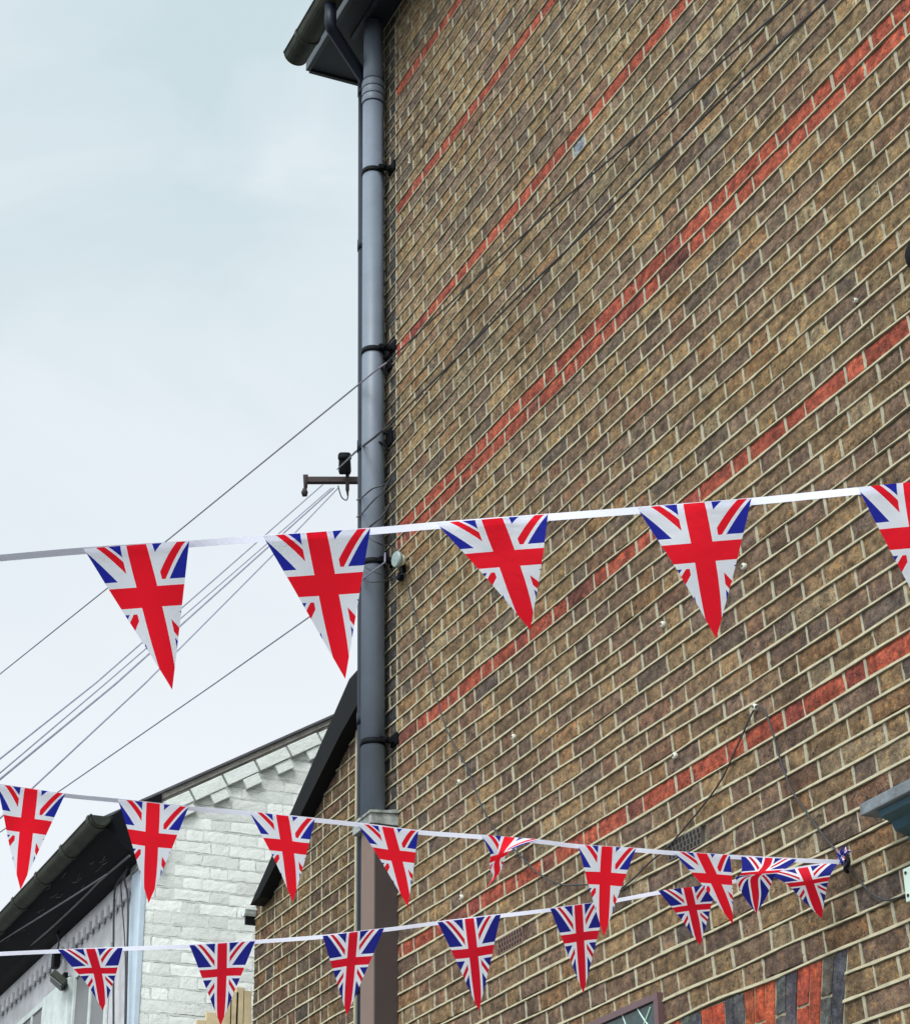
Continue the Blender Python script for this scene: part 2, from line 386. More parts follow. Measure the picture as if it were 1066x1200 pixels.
def mcol(k, s, e, r):
    if k == 1 and s < patch[0] < e: return (.25, .30, .36)
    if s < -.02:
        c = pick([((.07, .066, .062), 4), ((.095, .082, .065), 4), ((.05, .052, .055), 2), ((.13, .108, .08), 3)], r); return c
    if k in REDR: return pick(RED, r)
    c = pick(STOCK, r)
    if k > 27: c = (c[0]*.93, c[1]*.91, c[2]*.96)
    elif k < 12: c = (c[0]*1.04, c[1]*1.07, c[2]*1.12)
    return c
wall = MB(); wall.box((XC, .012, 0), (9.5, 7, ZE))
wo = wall.build('wall', 'backing', bld)
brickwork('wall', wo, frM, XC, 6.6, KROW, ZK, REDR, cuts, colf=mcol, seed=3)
pl = MB(); pl.box((XC, -.006, .12), (9.5, .0118, ZK(66)-.002)); pl.build('plinth', 'render', wo)
pl = MB(); pl.box((6.604, -.002, ZK(66)), (9.5, .0118, ZE)); pl.build('end_render', 'render', wo)
# arch voussoirs
A = MB(); AJ = MB(); npx = [820, 833.5, 847, 858.5, 871, 882.5, 895, 907.5, 920.5, 934, 948.5, 963, 977.5, 992.5]
xs = [onY(x, 1183-(x-820)*.365)[0] for x in npx]; AX1 = xs[-1]
cs = ['r', 'r', 'b', 'b', 'r', 'r', 'r', 'b', 'b', 'r', 'r', 'g', 'b']
w_ = xs[1]-xs[0]; x = xs[0]; q = 0
while x > AX0: 
    x -= .066; xs.insert(0, x); cs.insert(0, ['b', 'b', 'r', 'r', 'r', 'b', 'b', 'r', 'r'][q % 9]); q += 1
AX0 = xs[0]
PAL = {'r': [(.36, .082, .048), (.40, .09, .05)], 'b': [(.075, .082, .094), (.10, .105, .115)], 'g': [(.11, .11, .108), (.14, .135, .13)]}
for i in range(len(xs)-1):
    fr = lambda x, y, z, i=i: (arch_x(x, z), y, z)
    mid = AZT-(.112 if i % 2 else .218)
    for (zb, zt) in ((mid+.005, AZT-.004), (AZT-AH, mid-.005)):
        c = tuple(v*random.uniform(.85, 1.15) for v in random.choice(PAL[cs[i]]))
        brick_face(A, fr, xs[i]+.0045, xs[i+1]-.0045, zb, zt, c, 0, n=1, proud=.0005, dep=.0075)
for z0, z1 in ((AZT-AH, AZT-.002),):
    vs = [(arch_x(AX0, z0), .0065, z0), (arch_x(AX1, z0), .0065, z0), (arch_x(AX1, z1), .0065, z1), (arch_x(AX0, z1), .0065, z1)]
    AJ.prism(vs, (0, .005, 0))
ao = A.build('window_arch', 'brick', bld, col=True); AJ.build('pointing', 'mortar', ao)
ao['label'] = 'flat arch of alternating red and black bricks'
# window under the arch (just below the photograph)
W = MB(); W.box((WX0+.05, .004, WZ0+.05), (WX1-.05, .011, AZT-AH-.05)); wg = W.build('pane', 'glass', None)
W = MB()
for a_, b_ in (((WX0, -.012, WZ0), (WX1, .0115, WZ0+.05)), ((WX0, -.012, AZT-AH-.05), (WX1, .0115, AZT-AH-.001)), ((WX0, -.010, WZ0+.05), (WX0+.05, .0115, AZT-AH-.05)), ((WX1-.05, -.010, WZ0+.05), (WX1, .0115, AZT-AH-.05))): W.box(a_, b_)
wf = W.build('window', 'teal', bld); wg.parent = wf
# air bricks
for (a_, b_, z0, z1, mm) in vent_rects:
    v = MB(); v.box((a_+.004, -.004, z0), (b_-.004, .011, z1)); vo = v.build('air_brick', mm, bld)
    h = MB()
    for i in range(9):
        for j in range(3):
            cx = a_+.018+i*(b_-a_-.036)/8+(.006 if j % 2 else 0); cz = z0+(z1-z0)*(.2+.3*j); h.box((cx-.006, -.0055, cz-.007), (cx+.006, -.0045, cz+.007))
    h.build('vent_holes', 'hole', vo)
# eaves
e = MB(); e.box((-.655, -.245, ZE+.004), (9.6, .6, ZE+.03)); e.build('soffit', 'soffit', bld)
e = MB(); e.box((-.66, -.27, ZE-.012), (9.6, -.2455, ZE+.17)); e.build('fascia', 'fascia', bld)
e = MB(); e.prism([(-.682, -.30, ZE+.17), (-.682, -.30, ZE+.20), (-.682, 3.6, ZE+2.3), (-.682, 3.6, ZE+2.26)], (10.3, 0, 0)); e.build('roof', 'slate', bld)
e = MB(); e.prism([(-.678, -.245, ZE-.01), (-.678, .5, ZE-.01), (-.678, .5, ZE+.6), (-.678, -.24, ZE+.16)], (.022, 0, 0)); e.build('verge_board', 'soffit', bld)
for yy_ in (-.13,):
    e = MB(); e.box((-.3, yy_-.012, ZE-.014), (9.5, yy_+.012, ZE+.0035)); e.build('soffit_batten', 'fascia', bld)
GY, GZ, GR = -.362, 9.058, .068
def gutter(name, mname, p0, p1, r, parent, n=12):
    """half round gutter with thickness, stop end and outer bead; p0 -> p1 horizontal"""
    p0, p1 = np.array(p0, float), np.array(p1, float); t = (p1-p0)/np.linalg.norm(p1-p0); s = np.cross(t, (0, 0, 1.)); b = MB(); up = np.array([0, 0, 1.])
    pts = [(-math.cos(a)*r, -math.sin(a)*r) for a in np.linspace(0, math.pi, n)]+[(math.cos(a)*(r-.004), -math.sin(a)*(r-.004)) for a in np.linspace(0, math.pi, n)]
    b.prism([p0+s*a+up*c for a, c in pts], p1-p0)
    b.prism([p0+s*a*1.03+up*c*1.03 for a, c in pts[:n]], t*.006)
    for sg in (1, -1): b.tube([p0+s*sg*r, p1+s*sg*r], .0065, 8)
    return b.build(name, mname, parent)
g = gutter('gutter', 'blackmoss', (-.58, GY, GZ), (9.6, GY, GZ), GR, bld)
for x in (-.40, .55, 1.5, 3.4, 5.3):
    b = MB(); n = 12; t = .028
    P = [(x, GY-math.cos(a)*(GR+.006), GZ-math.sin(a)*(GR+.006)) for a in np.linspace(-.15, math.pi+.15, n)]
    Q = [(x, GY-math.cos(a)*(GR+.0008), GZ-math.sin(a)*(GR+.0008)) for a in np.linspace(math.pi+.15, -.15, n)]
    b.prism(P+Q, (t, 0, 0)); b.build('gutter_clip', 'blackmoss', g)

# ================================================================== PIPES AT THE CORNER
SX, SY = -.135, -.074
soil = thing('soil_pipe', 'fat slate-grey plastic pipe up the building corner with black brackets', 'pipe')
ztop = ZE-.016; zb = onY(438, 925, SY)[2]
zc0, zc1 = onY(436, 98, SY)[2], onY(436, 124, SY)[2]
b = MB(); b.tube([(SX+.03, SY, zb-.15), (SX, SY, zc1+.02)], .055, 40, c=None); b.build('pipe', 'pvc', soil, 'auto')
b = MB(); b.tube([(SX, SY, zc1+.021), (SX, SY, ztop)], .0525, 40); b.build('upper_pipe', 'pvc', soil, 'auto')
h = zc0-zc1; pts = []; rr = []
for i in range(25):
    z = zc1+h*i/24; pts.append((SX, SY, z)); rr.append(.0565+.004*(abs(math.sin(math.pi*3*i/24))))
b = MB(); b.tube(pts, rr, 40); b.build('ribbed_collar', 'pvc', soil, True)
for i in range(4):
    z = zc1+h*i/3; b = MB(); b.tube([(SX, SY, z-.002), (SX, SY, z+.002)], .0592, 36); b.build('seal_ring', 'navy', soil, 'auto')
SX0 = SX
for py in (205, 415, 663, 873):
    z = onY(436, py, SY)[2]; SX = -.135+.03*(zc1-z)/(zc1-zb)
    b = MB(); b.tube([(SX, SY, z-.014), (SX, SY, z+.014)], .0595, 36); br = b.build('bracket', 'black', soil, 'auto')
    b = MB(); b.box((SX+.02, SY, z-.010), (SX+.085, SY+.03, z+.010)); b.box((SX+.066, SY+.005, z-.012), (SX+.086, .004, z+.012)); b.box((SX+.05, -.010, z-.026), (SX+.13, .003, z+.026))
    b.tube([(SX+.098, -.026, z-.012), (SX+.098, -.008, z-.012)], .009, 8); b.tube([(SX+.06, -.045, z), (SX+.11, -.045, z-.004)], .008, 8)
    b.build('wall_lug', 'black', br)
rain = thing('downpipe', 'dark narrow rainwater downpipe half hidden behind the fat grey pipe', 'pipe')
DX, DY, DR = -.275, -.068, .034
pA = onY(386, -14, GY); pB = onY(387, 30, GY); pC = (DX, DY, onY(427, 98, DY)[2])
x_out = pB[0]
path = [(x_out, GY, GZ-GR+.01), (x_out, GY, pB[2]+.02), (x_out-.004, GY+.006, pB[2]-.01)]
path += [(DX+.012, DY-.012, pC[2]+.03), (DX, DY, pC[2]-.02)]
b = MB(); b.tube(path, DR*.94, 20); b.build('swan_neck', 'navy', rain, 'auto')
b = MB(); b.tube([(DX+.115, DY, .12), (DX, DY, pC[2])], DR, 24); b.build('pipe', 'navy', rain, 'auto')
for py in (112, 292, 527, 690, 846, 1160):
    z = onY(424, py, DY)[2]; dx = DX+.115*(pC[2]-z)/(pC[2]-.12); b = MB(); b.tube([(dx, DY, z-.03), (dx, DY, z+.03)], DR+.0035, 24); b.box((dx-.01, DY, z-.012), (dx+.01, .003, z+.012)); b.build('socket', 'navy', rain, 'auto')
cas = thing('pipe_casing', 'brown boxed casing below the grey pipe with flaking grey cap', 'casing')
zcap = onY(439, 962, -.12)[2]
b = MB(); b.box((-.150, -.112, .12), (0., -.0005, zcap)); b.build('casing', 'brown', cas, bevel=.003)
b = MB(); b.box((.001, -.110, .15), (.009, -.001, zcap-.002)); sb_ = b.build('side_face', 'casing_side', cas, bevel=.002); sb_['label'] = 'darker brown side of the casing'  # thin panel makes the casing's end face a darker brown than its front
CX0, CX1, CY = -.205, .014, -.132
b = MB(); b.box((CX0, CY, zcap-.004), (CX1, .002, zcap+.045)); b.prism([(CX0, CY, zcap+.045), (CX0, .002, zcap+.045), (CX0, .002, zcap+.075)], (CX1-CX0, 0, 0))
cp = b.build('cap', 'lead', cas, bevel=.002)
b = MB(); b.prism([(CX0-.006, CY-.006, zcap+.041), (CX1+.008, CY-.006, zcap+.041), (CX1+.008, .0, zcap+.052), (CX0-.006, .0, zcap+.052)], (0, 0, .012)); b.build('cap_ridge', 'lead', cp)
b = MB()
for i in range(46):
    a = random.uniform(CX0, CX1); c_ = random.uniform(-.05, -.005) if i % 2 else CY+random.uniform(0, .02); q = random.uniform(.006, .014)
    b.tube([(a, c_, zcap+.05), (a+random.uniform(-.004, .004), c_, zcap+.06+q)], [q, q*.4], 5)
b.build('moss', 'blackmoss', cp)['kind'] = 'stuff'

# ================================================================== LOWER BRICK EXTENSION
ext = thing('brick_extension', 'lower brick extension with black sloping verge beside the white house', 'building')
EY = .03
T0, T1 = onY(409, 796, EY-.07), onY(293, 1061, EY-.07); B0, B1 = onY(416, 830, EY), onY(302, 1050, EY)
def roofx(z): return B1[0]+(z-B1[2])*(B0[0]-B1[0])/(B0[2]-B1[2])
EL = onY(298, 1110, EY)[0]; ER = onY(416, 1000, EY)[0]
ZK2 = lambda k: ZK(41)-(k-41)*.0755+.012
top = B0[2]+.05
b = MB(); b.prism([(EL+.004, EY+.012, 0), (XC+.002, EY+.012, 0), (XC+.002, EY+.012, B0[2]+(XC-B0[0])*.42), (B0[0], EY+.012, B0[2]-.005), (EL+.004, EY+.012, B1[2]-.02)], (0, 3, 0)); ew = b.build('wall', 'backing', ext)
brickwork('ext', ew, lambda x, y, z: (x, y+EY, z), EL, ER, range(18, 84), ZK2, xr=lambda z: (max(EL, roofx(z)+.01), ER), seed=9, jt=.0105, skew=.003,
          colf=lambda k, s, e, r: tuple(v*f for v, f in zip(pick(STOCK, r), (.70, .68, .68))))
b = MB(); b.box((ER+.003, EY-.004, 0), (ER+.022, EY+.013, B0[2]+.01)); b.build('mortar_seam', 'mortar', ew)
b = MB(); b.box((ER+.0225, EY-.002, 0), (XC+.001, EY+.0125, B0[2]+.02)); b.build('infill', 'backing', ew)
b = MB(); b.prism([onY(293, 1061, -.04), onY(303, 1052, -.04), onY(352, 955, -.04), onY(398, 862, -.04), onY(417, 828, -.04), onY(425, 812, -.04), onY(425, 778, -.04), onY(409, 796, -.04), onY(340, 954, -.04)], (0, .085, 0)); vb = b.build('verge', 'black', ext)
s0 = onY(293, 1061, -.04); s1 = onY(409, 796, -.04); 
b = MB(); b.prism([tuple(s0+np.array((.03, .09, -.02))), tuple(s0+np.array((.03, .09, .0))), tuple(s1+np.array((.0, .09, -.005))), tuple(s1+np.array((.0, .09, -.03)))], (0, 3.1, 0)); b.build('roof', 'slate', ext)
gx = EL-.04; gz = onY(291, 1078, -.0)[2]
b = gutter('gutter', 'cream', (gx+.02, -.03, gz+.045), (gx+.02, 3.0, gz+.045), .036, ext)
b = MB(); b.box((EL-.022, -.02, gz-.03), (EL-.003, .05, gz+.035)); b.build('gutter_bracket', 'black', ext)

# ================================================================== WHITE HOUSE
XG = -3.35; FY = onX(168, 1100, XG)[1]
wh = thing('white_house', 'white painted brick house with dark eaves at lower left', 'house')
v0 = onX(164, 938, XG); v1 = onX(389, 838, XG); sl = (v1[2]-v0[2])/(v1[1]-v0[1])
def roofz(y): return v0[2]+(y-v0[1])*sl
frG = lambda a, n, z: (XG-n, FY+a, z)
GW = 4.2; yap = 4.0
b = MB(); b.prism([(XG-.012, FY, 0), (XG-.012, FY+GW, 0), (XG-.012, FY+GW, roofz(FY+GW)-.1), (XG-.012, FY, roofz(FY)-.1)], (-9, 0, 0)); gw = b.build('wall', 'wmortar', wh)
ZKG = lambda k: 7.0-.0745*k
brickwork('gable', gw, frG, 0, 2.6, range(-8, 66), ZKG, xr=lambda z: (max(0, (z+.135-v0[2])/sl+v0[1]-FY), 2.6), bricks_m='wbrick', mortar_m='wmortar', proud=-.0025, ribbon=.010, jt=.011, seed=21, skew=0, rag=.22,
          colf=lambda k, s, e, r: (lambda g: (.77*g, .795*g, .765*g))(r.uniform(.95, 1.03)))
# sloping brick verge: grey bedding, a raked course and dentil blocks
sv = np.array([0, 1, sl])/math.hypot(1, sl); nv = np.array([0, -sl, 1])/math.hypot(1, sl)
def raked(mb, s0, s1, h0, h1, out, c=None, in_=0.02):
    o = np.array([XG, v0[1], v0[2]]); P = [o+sv*s+nv*h for s, h in ((s0, h0), (s1, h0), (s1, h1), (s0, h1))]
    P = [p+np.array([out, 0, 0]) for p in P]; mb.prism(P, (-(out+in_), 0, 0), c)
b = MB(); raked(b, -.12, 3.2, -.052, -.022, .035); raked(b, -.1, 3.2, -.068, -.053, .018); b.build('verge_bedding', 'bedding', wh)
b = MB(); raked(b, -.30, 3.3, -.020, -.006, .05, in_=9.0); b.build('roof', 'slate', wh)
b = MB(); s = .07
while s < 3: raked(b, s, s+.222, -.142+random.uniform(-.004, .004), -.072+random.uniform(-.006, .006), .038+random.uniform(-.003, .003), (.74, .78, .75)); s += .236
b.build('raked_course', 'wbrick', wh, col=True, bevel=.004)
s = .17
while s < 2.9:
    b = MB(); raked(b, s, s+.112, -.208+random.uniform(-.004, .004), -.146, .034+random.uniform(-.003, .003), (.74, .78, .75)); s += .236
    b.build('dentil', 'wbrick', wh, col=True, bevel=.004)
# front wall with eaves, running away from the camera
fc = onX(160, 1012, XG+.02); ztw = fc[2]+.03
e0 = onX(143, 948, XG+.06); e1 = onX(154, 1004, XG+.06)+np.array([0, 0, .03]); e2 = onX(110, 957, XG+.06)
b = MB(); b.prism([(XG+.06, e2[1]+.045, e2[2]-.03), (XG+.06, e0[1], e0[2]), (XG+.06, FY+.05, roofz(FY+.05)-.03), (XG+.06, FY+.06, ztw-.02), (XG+.06, e1[1], e1[2]-.01)], (-9, 0, 0)); b.build('boxed_eaves', 'black', wh)
gy, gz2 = e2[1]+.035, e2[2]-.004
g = gutter('gutter', 'blackmoss', (XG+.10, gy, gz2), (XG-9, gy, gz2), .062, wh)
for i in range(9):
    x = XG+.0-i*.62; b = MB(); n = 12
    P = [(x, gy+math.cos(a)*.069, gz2-math.sin(a)*.069) for a in np.linspace(-.2, math.pi+.2, n)]
    Q = [(x, gy+math.cos(a)*.0635, gz2-math.sin(a)*.0635) for a in np.linspace(math.pi+.2, -.2, n)]
    b.prism(P+Q, (.05, 0, 0)); b.build('gutter_joint', 'blackmoss', g)
b = MB()
for i in range(22):                     # peeling paint, webs and grime hanging along the underside of the eaves
    x = XG-.25-random.random()**1.3*2.2; y_ = e1[1]+random.gauss(-.10, .035); z_ = e1[2]+(y_-e1[1])*(e2[2]-.03-e1[2])/(e2[1]+.045-e1[1])-.006
    l_ = random.uniform(.02, .16); q = random.uniform(.001, .0028); k_ = random.uniform(-.03, .03)
    b.tube([(x, y_, z_), (x-l_*.5, y_+k_*.5, z_-random.uniform(0, .015)), (x-l_, y_+k_, z_-.002)], q, 4)
b.build('peeling_paint', 'greycable', wh)['kind'] = 'stuff'
b = MB(); b.box((XG-9, FY-.02, ztw-.12), (XG-.02, FY-.0005, ztw+.03)); fz = b.build('frieze', 'stucco', wh)
for i in range(34):
    x = XG-.32-i*.135; b = MB(); b.box((x, FY-.055, ztw-.17), (x+.062, FY-.021, ztw-.095)); b.build('eaves_bracket', 'stucco', fz, bevel=.01)
b = MB(); b.box((XG-9, FY-.012, 0), (XG-.201, FY-.0005, ztw-.121)); b.build('stucco_front', 'stucco', wh)
b = MB(); b.box((XG-.20, FY-.035, 0), (XG+.006, FY-.0005, ztw-.04)); b.build('corner_pilaster', 'wpaint', wh, bevel=.004)
b = MB(); b.box((XG-.20, FY-.045, ztw-.04), (XG+.02, FY+.09, ztw+.03)); b.build('pilaster_head', 'lead', wh, bevel=.006)
wt = onY(84, 1143, FY-.03)[2]; wxr = onY(128, 1110, FY-.03)[0]; wxl = onY(85, 1160, FY-.03)[0]; w2r = onY(54, 1180, FY-.03)[0]; w2l = w2r-(wxr-wxl)
for (a_, c_) in ((wxl, wxr), (w2l, w2r)):
    b = MB(); b.box((a_, FY-.016, wt-1.5), (c_, FY-.0125, wt)); pn = b.build('window', 'pane2', wh)
    b = MB()
    for q in ((a_, FY-.03, wt-1.5), (a_+.045, FY-.0165, wt)), ((c_-.045, FY-.03, wt-1.5), (c_, FY-.0165, wt)), (((a_+c_)/2-.02, FY-.026, wt-1.5), ((a_+c_)/2+.02, FY-.0165, wt)): b.box(*q)
    b.box((a_+.046, FY-.028, wt-.04), (c_-.046, FY-.0166, wt)); b.build('window_frame', 'cream', pn)
b = MB(); b.box((w2r+.005, FY-.06, wt-1.6), (wxl-.005, FY-.0125, wt-.02)); ml = b.build('mullion_pier', 'cream', wh, bevel=.01)
b = MB(); xm = (w2r+wxl)/2
for i in range(9):
    a = math.pi*(i+.5)/9; b.tube([(xm, FY-.062, wt-.42), (xm+math.cos(a)*.13, FY-.066, wt-.42+math.sin(a)*.14)], [.008, .022], 6)
b.build('shell_ornament', 'cream', ml)

# fittings on the white house front
fl = thing('floodlight', 'small black floodlight on the white house front between two windows', 'lamp')
p = onY(66, 1152, FY-.13); q = onY(72, 1146, FY-.07)
b = MB(); hd = np.array(p)
fwd = np.array([-.15, -.62, -.77]); fwd /= np.linalg.norm(fwd); sd = np.cross(fwd, (0, 0, 1)); sd /= np.linalg.norm(sd); uu = np.cross(sd, fwd)
b.prism([hd+sd*x+uu*z for x, z in ((-.09, -.055), (.09, -.055), (.075, .055), (-.075, .055))], fwd*-.045); b.build('lamp_head', 'blackmoss', fl, bevel=.006)
b = MB(); b.prism([hd+fwd*.002+sd*x+uu*z for x, z in ((-.08, -.046), (.08, -.046), (.066, .046), (-.066, .046))], fwd*.006); b.build('lamp_glass', 'pane2', fl)
b = MB(); b.tube([hd-fwd*.045, (q[0], FY-.04, q[2]), (q[0], FY-.013, q[2])], .013, 8); b.box((q[0]-.03, FY-.035, q[2]-.05), (q[0]+.03, FY-.0605, q[2]+.03)); b.build('lamp_bracket', 'black', fl)
sb = thing('sensor_box', 'small black box with hanging cable just above the floodlight', 'junction box')
p = onY(68, 1122, FY-.07)
b = MB(); b.box((p[0]-.035, FY-.105, p[2]-.075), (p[0]+.035, FY-.06, p[2]+.045)); b.build('box_body', 'black', sb, bevel=.006)
b = MB(); b.tube(spline([(p[0], FY-.08, p[2]+.03), onY(69, 1105, FY-.08), onY(67, 1092, FY-.07), (p[0]-.02, FY-.06, ztw-.05)]), .006, 6); b.build('lead_wire', 'cable', sb)
for i, (pts, lab) in enumerate([
    ([(151, 1012), (146, 1030), (149, 1046), (150, 1070), (149, 1120), (147, 1210)], 'rightmost black cable hanging down beside the pale blue corner pilaster'),
    ([(148, 1022), (142, 1035), (143, 1060), (146, 1100), (147, 1140), (146, 1210)], 'middle thin cable hanging down beside the pale blue corner pilaster'),
    ([(150, 1018), (138, 1035), (134, 1050), (133, 1110), (133, 1210)], 'leftmost black cable hanging down beside the pale blue corner pilaster')]):
    b = MB(); b.tube(spline([onY(x, y, FY-.07) for x, y in pts], 10), .0065 if i != 1 else .004, 6)
    tag(b.build('hanging_cable', 'cable'), lab, 'cable', 'cables down the white house corner')
b = MB(); b.tube(spline([onY(x, y, FY-.13) for x, y in ((152, 1003), (120, 1030), (95, 1055), (60, 1088), (25, 1118), (-30, 1168))], 8), .007, 6)
tag(b.build('eaves_cable', 'greycable'), 'grey cable clipped along the foot of the dark eaves', 'cable')
b = MB(); b.tube(spline([onY(x, y, FY-.26) for x, y in ((125, 1025), (88, 1049), (45, 1076), (0, 1104), (-40, 1130))], 8), .005, 6)
tag(b.build('slack_cable', 'greycable'), 'slack grey cable hung loose in front of the dark eaves', 'cable')

# timber fence top between white house and extension
fn = thing('trellis_fence', 'pale new timber fence top below the white painted wall', 'fence')
tops = [(236, 1196), (247, 1187), (257, 1180), (267, 1172), (275, 1163), (282, 1158), (290, 1162)]
for i, (px, py) in enumerate(tops):
    p = onX(px, py, XG+.9-.12*i*0); wdt = .028
    b = MB(); b.box((p[0]-.012, p[1]-wdt, 0), (p[0]+.012, p[1]+wdt*.75, p[2])); b.build('slat', 'wood', fn, bevel=.003)
p = onX(262, 1230, XG+.88); b = MB(); b.box((XG+.86, p[1]-.5, p[2]-.04), (XG+.886, p[1]+.35, p[2]+.04)); b.build('rail', 'wood', fn)

# ================================================================== UTILITY POLE
up = thing('utility_pole', 'distant utility pole arm with black canister showing left of the grey pipe', 'pole')
PD = 24.; pc = dp(437, 562, PD); ztp = dp(437, 548, PD)[2]
b = MB(); b.tube([(pc[0], pc[1], 0), (pc[0], pc[1], ztp)], [.10, .075], 14); b.build('pole', 'pole', up, 'auto')
a0 = dp(358, 563, PD); a1 = dp(500, 563, PD); dv = (a1-a0)/np.linalg.norm(a1-a0)
b = MB(); fr = lambda x, y, z: tuple(a0+dv*x+np.array([0, 0, 1])*z+np.cross(dv, (0, 0, 1))*y); b.box((0, -.035, -.035), (np.linalg.norm(a1-a0), .035, .035), fr=fr); b.build('crossarm', 'rust', up, bevel=.005)
ln = lambda px, py: dp(px, py, PD-.12)
b = MB(); b.tube([ln(404, 556), ln(404, 552), ln(403.8, 538), ln(403.6, 531.5), ln(403.6, 530)], [.062, .074, .068, .072, .05], 16); b.build('canister', 'black', up, 'auto')
b = MB(); b.tube([ln(403.8, 538.5), ln(403.7, 533)], .078, 16); b.build('canister_lid', 'black', up, 'auto')
b = MB(); b.tube([ln(407, 556), ln(407, 575)], .022, 8); b.tube([ln(407, 573), ln(407.3, 581)], [.02, .008], 8); b.build('hanger_bolt', 'rust', up)
b = MB(); b.tube([ln(358, 556), ln(358, 571), ln(357, 576)], [.03, .022, .014], 10); b.tube([ln(357, 572), ln(356.8, 577), ln(357, 582)], [.02, .04, .026], 10); b.build('insulator', 'rust', up, 'auto')
b = MB(); b.tube(spline([ln(396, 569), ln(400, 582), ln(406, 586), ln(408, 579)]), .008, 5); b.build('jumper_wire', 'greycable', up)

# overhead wires
def wire(name, segs, r, m, lab, group, sag=0):
    pts = []
    for i in range(len(segs)-1):
        a, c = np.array(segs[i]), np.array(segs[i+1]); n = 14
        for j in range(n): t = j/n; pts.append(a+(c-a)*t-np.array([0, 0, sag*4*t*(1-t)]))
    pts.append(np.array(segs[-1])); b = MB(); b.tube(pts, r, 6); tag(b.build(name, m), lab, 'wire', group)
G = 'overhead wires against the sky'
LD = 17.
wire('overhead_wire', [ln(378, 568), dp(113, 800, LD), dp(-60, 937, 14.5)], .0068, 'linecable', 'uppermost wire of the close bundle from the pole arm', G)
wire('overhead_wire', [ln(388, 572), dp(125, 800, LD), dp(-60, 957, 14.5)], .0058, 'linecable', 'middle wire of the close bundle from the pole arm', G)
wire('overhead_wire', [ln(391, 572), dp(135, 802, LD), dp(-60, 963, 14.5)], .0085, 'linecable', 'thickest and lowest wire of the close bundle from the pole arm', G)
wire('overhead_wire', [ln(396, 572), dp(345, 625, 22), dp(170, 801, LD), dp(40, 922, 15.2), dp(-60, 1015, 14)], .0068, 'linecable', 'wire from the pole arm running apart just below the close bundle', G)
wire('overhead_wire', [(-.02, -.05, onY(458, 655)[2]), tuple(onY(451, 659, -.15)), tuple(onY(428, 676, -.155)), dp(412, 688, 10.6), dp(252, 801, 12.0), dp(73, 925, 13), dp(-60, 1017, 13.5)], .0042, 'linecable', 'lowest sky wire, leaving the grey pipe beside the second large pennant', G)
bz = onY(453, 425, -.1)
wire('overhead_wire', [tuple(bz), tuple(onY(444, 431, -.155)), tuple(onY(428, 444, -.155)), dp(200, 630, 12.5), dp(0, 790, 15), dp(-60, 838, 16)], .0046, 'linecable', 'highest sky wire, crossing behind the top bunting from the pipe bracket', G)
WG = 'service cables across the brick wall'
hk = onY(457, 498, -.03)
wire('service_cable', [tuple(bz), tuple(onY(600, 287, -.05)), tuple(onY(640, 251, -.05)), tuple(onY(739, 165, -.05)), tuple(onY(866, 54, -.05)), tuple(onY(960, -28, -.05))], .0042, 'cable', 'upper thin black cable running diagonally up the brick wall', WG)
wire('service_cable', [tuple(hk), tuple(onY(492, 462, -.05)), tuple(onY(560, 395, -.05)), tuple(onY(600, 354, -.05)), tuple(onY(689, 269, -.05)), tuple(onY(733, 226, -.05)), tuple(onY(866, 96, -.05)), tuple(onY(990, -22, -.05))], .0050, 'cable', 'lower black cable running diagonally up the brick wall', WG)
wire('service_cable', [tuple(hk), tuple(onY(447, 505, -.15)), tuple(onY(438, 513, -.155)), tuple(onY(426, 522, -.155)), dp(416, 530, 11.2), dp(395, 550, PD-.2)], .006, 'cable', 'black cable slanting across the grey pipe towards the pole canister', WG)
def wallwire(name, P, r, m, lab, grp=None, Y=-.012, k=8):
    b = MB(); b.tube(spline([onY(*q[:2], q[2] if len(q) > 2 else Y) for q in P], k), r, 6); return tag(b.build(name, m), lab, 'cable', grp)
LG = 'cable loops across the grey pipe'
wallwire('cable_loop', [(418, 586, -.06), (424, 583, -.142), (436, 573, -.142), (450, 568, -.10), (458, 560, -.02)], .0036, 'cable', 'top cable loop across the grey pipe just below the pole arm', LG)
wallwire('cable_loop', [(418, 606, -.06), (424, 602, -.142), (437, 587, -.142), (449, 575, -.10), (457, 560, -.02)], .0036, 'cable', 'middle cable loop across the grey pipe above the top bunting', LG)
wallwire('cable_loop', [(428, 622, -.142), (436, 615, -.142), (448, 604, -.10), (457, 590, -.02)], .0045, 'cable', 'lowest cable loop touching the top bunting on the grey pipe', LG)
wallwire('cable_loop', [(428, 628, -.142), (438, 634, -.142), (450, 639, -.09), (462, 640, -.03), (466, 648, -.02)], .0036, 'cable', 'short loop across the grey pipe just under the top bunting', LG)
wallwire('cable_loop', [(425, 663, -.142), (436, 669, -.142), (450, 674, -.09), (460, 678, -.03), (470, 672, -.02)], .0036, 'cable', 'loop across the grey pipe level with the pale disc', LG)
wallwire('cable_loop', [(424, 680, -.142), (436, 682, -.142), (450, 681, -.09), (462, 679, -.03), (472, 672, -.02)], .0036, 'cable', 'flat loop across the grey pipe just below the pale disc', LG)
